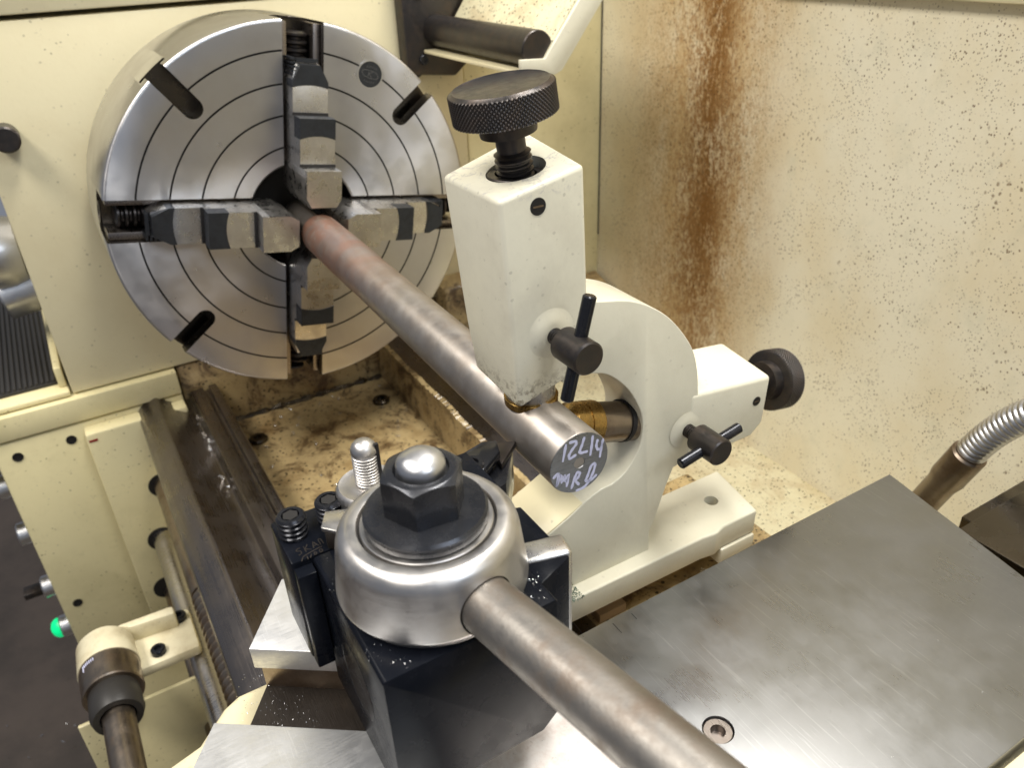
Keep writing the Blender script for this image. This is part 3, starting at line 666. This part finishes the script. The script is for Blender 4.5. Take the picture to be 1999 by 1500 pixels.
rl = mk('cream_tray_rim', B().box(611, 626, -200, 190, -96, -78), 'cream_paint', org=(618, 0, -96), bevel=2); tag(rl, 'pale rim beyond the plate in the bottom right corner', 'rim')
rl.name = 'tray_rim'
# ================================================================== dark block and coolant hose behind
db = thing('steadying_block', 'dark steel stepped block behind the plate at the right edge', 'block', (560, 260, -150))
db.name = 'slide_cover'
mk('top_plate', B().box(508, 760, 206, 300, -160, -92), 'way_oily', db, 1.5)
mk('step', B().box(497, 760, 230, 300, -160, -101), 'way_oily', db, 1.5)
hz = thing('coolant_hose', 'flexible ribbed metal coolant hose with dark tube socket behind the plate', 'hose', (441, 300, -160))
A0 = Vector((431, 300, -180)); A1 = Vector((459, 300, -104.5))
dd = (A1-A0).normalized()
mk('socket_tube', B().lathe([(0, 10.5), (45, 10.5), (52, 12), (79, 12), (80.5, 10.8), (80.5, 9)], A0, dd, 40), 'rusty_steel', hz)
pts = []; q = Vector(A1); dv = Vector((dd.x, 0, dd.z)); 
for i in range(150):
    pts.append(q.copy()); q = q + dv*1.0; dv = (dv + Vector((0.006, 0, -0.0035))).normalized()
mk('ribbed_sleeve', B().tube(pts, [9.3 + 1.1*abs(math.sin(math.pi*i/4.0)) for i in range(150)], 32), 'bright_steel', hz)

# ================================================================== compound slide and tool post
K = Vector((385, -144.5)); e1 = Vector((0.81, -0.586)).normalized(); e2 = Vector((0.586, 0.81)).normalized()
def cq(s_, t_): q = K + e1*s_ + e2*t_; return (q.x, q.y)
cd = thing('compound_slide', 'bright milled compound slide with a T slot under the tool post', 'compound slide', (450, -120, -95))
WD = 92
mk('slot_rail', B().prism([cq(0, 0), cq(42, 0), cq(42, WD), cq(0, WD*0.45)], 2, -57, -45), 'milled_steel', cd, 0.5)
mk('slot_rail', B().prism([cq(78, 0), cq(190, 0), cq(190, WD+30), cq(78, WD)], 2, -57, -45), 'milled_steel', cd, 0.5)
mk('slide_body', B().prism([cq(3, 1.5), cq(188, 1.5), cq(188, WD-2), cq(3, WD*0.4)], 2, -95, -72), 'cast_dark', cd, 0.5)
mk('slot_wall', B().prism([cq(3, 1.5), cq(39, 1.5), cq(39, WD-2), cq(3, WD*0.4)], 2, -72.5, -56.5), 'rusty_steel', cd, 0.3)
mk('slot_wall', B().prism([cq(84, 1.5), cq(188, 1.5), cq(188, WD-2), cq(84, WD-2)], 2, -72.5, -56.5), 'cast_dark', cd, 0.3)
tp = thing('tool_post', 'black quick change tool post with silver locking hub and long steel lever', 'tool post', (487.5, -109, -45))
X0, X1, Y0, Y1, ZT, ZB = 453.6, 520, -141.5, -77, 20, -45
blk = mk('block', B().prism([(X0, Y0), (X1, Y0), (X1, Y1), (X0, Y1)], 2, ZB, ZT), 'block_oxide', tp)
bpy.data.objects.remove(blk)
c8 = 7
# chamfered lower corners on the front face profile (y, z)
blk = mk('block', B().prism([(Y0, ZB), (Y1-c8, ZB), (Y1, ZB+c8), (Y1, ZT-1), (Y1-1, ZT), (Y0+1, ZT), (Y0, ZT-1)], 0, X0, X1), 'block_oxide', tp, 0.7, 2)
mk('dovetail', B().prism([(465, Y1-1), (511, Y1-1), (505, -62), (471, -62)], 2, ZB+4, ZT-0.05), 'block_oxide', tp, 0.6)
mk('dovetail', B().prism([(Y0+13, 455), (Y1-13, 455), (Y1-8, 447), (Y0+8, 447)][0:0] or [(X0+0.5, Y0+10), (X0+0.5, Y1-10), (449, Y1-5), (449, Y0+5)], 2, ZB+4, ZT-0.3), 'block_oxide', tp, 0.5)
mk('locking_gib', B().hexa([(489,-76,-42),(500,-78,-42),(504.6,-60,-42),(493.5,-57.5,-42),(489,-76,21.2),(500,-78,21.2),(504.6,-60,21.2),(493.5,-57.5,21.2)]), 'ground_steel', tp, 1.8, 3)
# engraved ring on the left face
mk('engraved_disc', B().lathe([(0, 14.6), (0.12, 14.6), (0.12, 14.2), (0.05, 14.1)], (488, Y0, -12), (0,-1,0), 64), 'black_gloss', tp)
HX, HY = 489.5, -109
hubp = [(ZT+0.4, 27.5), (ZT+0.5, 29.6), (ZT+0.8, 30.3), (ZT+4.4, 32.6), (ZT+4.9, 33.0), (ZT+5.4, 33.3), (ZT+6.2, 33.35), (ZT+23.0, 31.15), (ZT+24.4, 30.9), (ZT+25.8, 30.45), (ZT+27.0, 29.75), (ZT+28.0, 28.8), (ZT+28.7, 27.7), (ZT+29.0, 26.9), (ZT+29.1, 26.3), (ZT+29.1, 23.9), (ZT+29.0, 23.6), (ZT+28.6, 23.4),
        (ZT+26.8, 23.2), (ZT+26.8, 22.6), (ZT+28.8, 22.4), (ZT+29.1, 22.1), (ZT+29.1, 20.5)]
hub = mk('hub', B().lathe([(a, r) for a, r in hubp], (HX, HY, 0), (0,0,1), 128), 'satin_chrome', tp)
carve(hub, [B().cyl(Vector((HX, HY, 31.0)) + Vector((0.977, 0.155, 0.05)).normalized()*25.5, Vector((HX, HY, 31.0)) + Vector((0.977, 0.155, 0.05)).normalized()*50, 10.3, seg=64)], 'void_black')
hub_groove = mk('hub_groove', B().lathe([(ZT+27.0, 23.3), (ZT+27.0, 22.5)], (HX, HY, 0), (0,0,1), 96, caps=False), 'void_black', tp)
mk('washer', B().lathe([(49, 20.2), (50, 20.9), (53.2, 20.9), (54.2, 20.0), (54.6, 14)], (HX, HY, 0), (0,0,1), 72), 'nut_black', tp)
# hex nut with chamfered crown
nz0, nz1 = 54.6, 69.8; AF = 12.2; rot0 = R(24)
nut = B()
rows = []
seg = 72
def hexr(th): 
    q = (th - rot0) % (math.pi/3) - math.pi/6; return AF/math.cos(q)
vs = []; fs = []
prof_n = [(nz0, None), (nz0+0.01, None)]
zs = 6
for j in range(8):
    for i in range(seg):
        th = 2*math.pi*i/seg; h = hexr(th)
        top = nz1 - (h-AF)*0.62 - 0.5
        if j == 0: r_, z_ = h, nz0
        elif j == 1: r_, z_ = h, nz0 + (top-nz0)*0.5
        elif j == 2: r_, z_ = h, top
        elif j == 3: r_, z_ = min(h, AF+0.05)-0.3, nz1-0.25
        elif j == 4: r_, z_ = AF-0.9, nz1
        elif j == 5: r_, z_ = 9.2, nz1
        elif j == 6: r_, z_ = 8.6, nz1-1.5
        else: r_, z_ = 6.0, nz1-1.6
        vs.append((HX+r_*math.cos(th), HY+r_*math.sin(th), z_))
for j in range(7):
    for i in range(seg):
        k = (i+1) % seg; fs.append((j*seg+i, j*seg+k, (j+1)*seg+k, (j+1)*seg+i))
fs.append(tuple(range(seg))[::-1]); fs.append(tuple(7*seg+i for i in range(seg)))
nt = mk('hex_nut', nut.add(vs, fs), 'nut_black', tp)
dome = [(nz1-2, 8.1), (nz1+1.2, 8.1)] + [(nz1+1.2+4.9*math.sin(R(q)), 0.1+8.0*math.cos(R(q))) for q in range(10, 91, 10)]
mk('stud_end', B().lathe(dome, (HX, HY, 0), (0,0,1), 64), 'bright_steel', tp)
H0 = Vector((HX, HY, 31.0)); hd = Vector((0.977, 0.155, 0.050)).normalized()
lv = mk('lever', B().lathe([(22, 9.7), (60, 9.9), (300, 10.4)], H0, hd, 72), 'handle_steel', tp)
mk('lever_joint', B().lathe([(30.5, 9.95), (33.6, 9.95)], H0, hd, 48), 'void_black', tp) if False else None

# ---- tool holder on the headstock side of the post
th_ = thing('tool_holder', 'black dovetail tool holder with set screws and a silver height adjusting wheel', 'tool holder', (438, -110, -30))
hb = mk('body', B().box(425.5, 453, -149.3, -62, -30, 20), 'block_oxide', th_, 1.0)
mk('tail_block', B().box(453.05, 459.0, -148.8, -141.8, -30, 17.5), 'block_oxide', th_, 0.5)
for i, (x_, y_) in enumerate(((437.3, -143.0), (436.3, -127.6))):
    b = B().lathe([(0, 5.0)] + thread(8.2, 5.6, 2.3, 0.8, 0.2) + [(8.8, 5.5), (9.6, 4.8), (9.6, 3.4), (5.5, 3.1)], (x_, y_, 20), (0,0,1), 36)
    s_ = mk('set_screw', b, 'black_gloss', th_)
    so = mk('hex_socket', B().cyl((x_, y_, 27), (x_, y_, 29.45), 3.1, seg=6), 'void_black', None); so.parent = s_; so.data.transform(Matrix.Translation(-Vector(th_['_org'])*S))
wx, wy = 439, -111.5
b = B().lathe([(0, 9), (4.5, 9), (5, 12.2), (5.5, 13), (11, 13), (12, 12.4), (12.6, 11.8), (12.2, 9.8), (12.2, 6.5), (12.8, 5.2), (12.6, 4.0), (9, 3.8)], (wx, wy, 20), (0,0,1), 96, rfun=lambda a, th, r: (0.25*math.sin(60*th) if r > 12.3 and a < 11.5 else 0))
mk('height_wheel', b, 'satin_chrome', th_)
pr = [(0, 4.2)] + thread(15, 5.1, 1.35, 0.6, 0.6) + [(15.8, 4.7), (16.2, 5.1), (17.6, 5.1), (19.2, 4.6), (20.4, 3.6), (21.2, 2.2), (21.6, 0.4)]
st = mk('stud', B().lathe(pr, (wx, wy, 31), (0,0,1), 36), 'satin_chrome', th_)
sl = mk('stud_slot', B().box(wx+2.2, wx+3.6, wy+3.4, wy+4.9, 33, 51.0), 'void_black', None); sl.parent = st; sl.data.transform(Matrix.Translation(-Vector(th_['_org'])*S))
# engraved maker's mark: letters cut as fine raised strokes
eb = B()
def zr(pts, wd=0.35):
    tmp = B(); ribbon(tmp, pts, wd, 0); eb.add([(v[1], v[2], 20.02 + v[0]*0.6) for v in tmp.v], tmp.f)
# strokes written in (u along text, v up) around the place on the top face; text runs along +y-ish
def T(u, v): 
    o_ = Vector((450.0, -145.5)); a_ = Vector((-0.12, 0.99)); b__ = Vector((-0.99, -0.12)); q = o_ + a_*u + b__*v; return (q.x, q.y)
def W_(L, wd=0.35): zr([T(*q) for q in L], wd)
W_([(0.2, 0), (1.6, 0.4), (1.8, 1.8), (0.9, 2.2), (0.3, 3.0), (1.4, 3.8), (2.2, 3.4)])            # worn first letter
W_([(3.2, 0), (3.6, 3.6)]); W_([(5.2, 3.6), (3.5, 1.8)]); W_([(3.5, 1.8), (5.4, 0)])               # K
W_([(6.2, 0), (7.4, 3.6)]); W_([(7.4, 3.6), (8.4, 0)]); W_([(6.6, 1.2), (8.0, 1.2)])               # A
W_([(9.2, 0), (9.6, 3.6)]); W_([(9.6, 3.6), (10.6, 3.3)]); W_([(10.6, 3.3), (10.3, 0)])
W_([(-0.4, -3.8), (1.0, -1.6), (4, -1.2), (8, -0.9), (9.2, -1.0)], 0.4)
W_([(2.0, -4.2), (2.4, -2.2)]); W_([(3.0, -4.0), (4.2, -2.2)]); W_([(5.0, -3.8), (5.2, -2.0), (6.2, -2.6), (5.4, -3.9)]); W_([(7.2, -3.7), (7.4, -1.9), (8.4, -2.3), (8.2, -3.6), (7.2, -3.7)])
mk('stamped_mark', eb, 'cast_dark', th_)
# ---- silver boring tool lying between screws and hub
bt = thing('boring_tool', 'small silver topped boring tool beside the second set screw', 'cutting tool', (449, -129, 10))
cx, cy_ = 448.5, -127.5
mk('shank', B().prism([(444.5, -131), (452, -135), (464, -124), (455, -114)], 2, 19.7, 27.6), 'cast_dark', bt, 0.6)
tpn = mk('insert', B().prism([(442.8, -131.2), (451.0, -135.8), (464.5, -124.6), (455, -113), (449, -116)], 2, 27.7, 29.7), 'ground_steel', bt, 0.5)
mk('clamp_slot', B().box(450, 452.4, -127.5, -123.5, 29.6, 30.0), 'void_black', bt, 0.2)
# ---- insert turning tool reaching to the bar
it = thing('turning_tool', 'black insert turning tool with clamp, its tip at the bar end', 'cutting tool', (425, -60, -5))
mk('shank', B().box(425, 437, -110, -60.5, -15, 1), 'black_gloss', it, 0.5)
mk('head', B().prism([(437, -61), (425, -61), (406, -58), (407, -31), (411, -30.5), (433, -47)], 2, -22, 1.0), 'black_gloss', it, 0.7)
mk('insert', B().prism([(411.5, -28.8), (405.0, -40), (424, -44)], 2, 1.1, 4.6), 'black_oxide', it, 0.5)
mk('clamp', B().prism([(426, -64), (414, -62), (409.5, -46), (413, -40), (421, -43), (430, -56)], 2, 4.7, 10.2), 'black_gloss', it, 1.2)
q = mk('clamp_screw', B().lathe([(0, 5.4), (7.2, 5.4), (8, 4.8), (8, 3.0), (5, 2.8)], (424, -59, 4), (0,0,1), 36), 'black_gloss', it)

# ================================================================== chuck guard, upper right
cg = thing('chuck_guard', 'pale sheet metal chuck guard hinged on a black rod, top of the photo', 'guard', (0, 200, 120))
mk('hinge_bracket', B().prism([(166, 200), (166, 92), (176, 84), (222, 78), (240, 92), (240, 200)], 0, -142, -122), 'black_oxide', cg, 3)
mk('pivot_rod', B().cyl((-122, 202.7, 124.7), (72, 202.7, 124.7), 15.2, seg=64, ch=0.8), 'black_oxide', cg)
xs0, xs1 = -120, 76
sheet = [(181, 106), (181, 110.5), (207, 110.5), (207, 116), (211, 116), (330, 236), (336, 236), (336, 230), (218, 105), (213, 102.5), (184, 102.5)]
mk('shield', B().prism([(183, 108.5), (182.5, 118.5), (207.5, 117), (211, 121.5), (275, 199), (300, 199), (225, 106), (217.5, 103)], 0, 72.5, 76.5), 'white_paint', cg, 0.8)
mk('shield_plate', B().prism([(207.5, 117), (211, 121.5), (285, 219), (292, 216), (214, 109)], 0, -118, 72.4), 'speckled_paint', cg, 0.8)
mk('shield_lip', B().prism([(184.5, 105.0), (184.5, 108.2), (214, 107.4), (214, 104)], 0, -118, 72.4), 'cream_paint', cg, 0.6)
for yy, zz in ((185, 98), (184, 160)):
    mk('bracket_screw', B().lathe([(0, 5), (2.5, 5), (3, 4.4), (3, 2.6), (1.5, 2.4)], (-122.2, yy, zz), (1,0,0), 24), 'black_gloss', cg)

# ================================================================== swarf: fine chips scattered on the black block, slide and floor
def chips(name, spots, mat, label):
    b = B()
    for (x0, x1, y0, y1, z, n_, sz) in spots:
        for _ in range(n_):
            c_ = Vector((random.uniform(x0, x1), random.uniform(y0, y1), z + random.uniform(0.05, 0.3)*sz))
            u = Vector((random.gauss(0,1), random.gauss(0,1), random.gauss(0,0.4))).normalized()*sz*random.uniform(0.3, 1.0)
            v_ = u.orthogonal().normalized()*sz*0.22; k = u.cross(v_).normalized()*sz*0.2
            b.add([c_-u, c_+v_, c_+u, c_-v_, c_+k], [(0,1,4), (1,2,4), (2,3,4), (3,0,4), (3,2,1,0)])
    o_ = mk(name, b, mat, smooth=False); tag(o_, label, 'swarf', kind='stuff'); return o_
ring = []
for i in range(36):
    a = 2*math.pi*i/36; rr = 34.5; c_ = (HX+rr*math.cos(a), HY+rr*math.sin(a))
    if X0 < c_[0] < X1-1 and Y0+1 < c_[1] < Y1-1: ring.append((c_[0]-3, c_[0]+3, c_[1]-3, c_[1]+3, ZT, 14, 0.45))
chips('metal_chips', ring + [(X0+1, X0+20, Y0+2, Y0+24, ZT, 45, 0.4), (500, 519, -98, -79, ZT, 140, 0.5), (405, 440, -180, -160, -72, 90, 0.7), (430, 460, -172, -150, -72, 160, 0.7), (470, 600, -60, 150, -75, 26, 0.6),
                      (-130, 100, -120, -110, -217, 30, 0.9), (HX-18, HX+18, HY-18, HY+18, 54.6, 0, 0.4), (426, 452, -147, -118, 20, 60, 0.35)], 'swarf_metal', 'fine bright metal chips on the tool post, slides and bed')
cb = B()
for _ in range(46):
    zone = random.choice([(-135, -60, -80, 95, -261.2), (-60, 150, -85, 98, -261.2), (412, 424, 100, 170, -149), (-120, 60, -128, -120, -217.4)])
    c_ = Vector((random.uniform(zone[0], zone[1]), random.uniform(zone[2], zone[3]), zone[4])); rr = random.uniform(0.8, 1.9); ax2 = random.uniform(0, 6.28); L_ = random.uniform(2, 7); nn = 14
    cb.tube([c_ + Vector((math.cos(ax2)*L_*i/nn + rr*math.sin(i*1.1)*-math.sin(ax2), math.sin(ax2)*L_*i/nn + rr*math.sin(i*1.1)*math.cos(ax2), rr + rr*math.cos(i*1.1))) for i in range(nn)], 0.22, 5)
o_ = mk('curled_chips', cb, 'swarf_metal'); tag(o_, 'small curled steel shavings lying in the bed and slide', 'swarf', kind='stuff')
chips('floor_chips', [(-600, 500, -900, -330, -950, 260, 5.0)], 'swarf_metal', 'scattered bright metal chips on the dark floor, lower left')
chips('green_swarf', [(408, 421, -8, 6, -109.5, 220, 1.3), (326, 470, 110, 168, -150, 300, 1.6)], 'swarf_green', 'clumps of greenish swarf round the follow rest foot')
for o in list(bpy.data.objects):
    if '_org' in o: del o['_org']
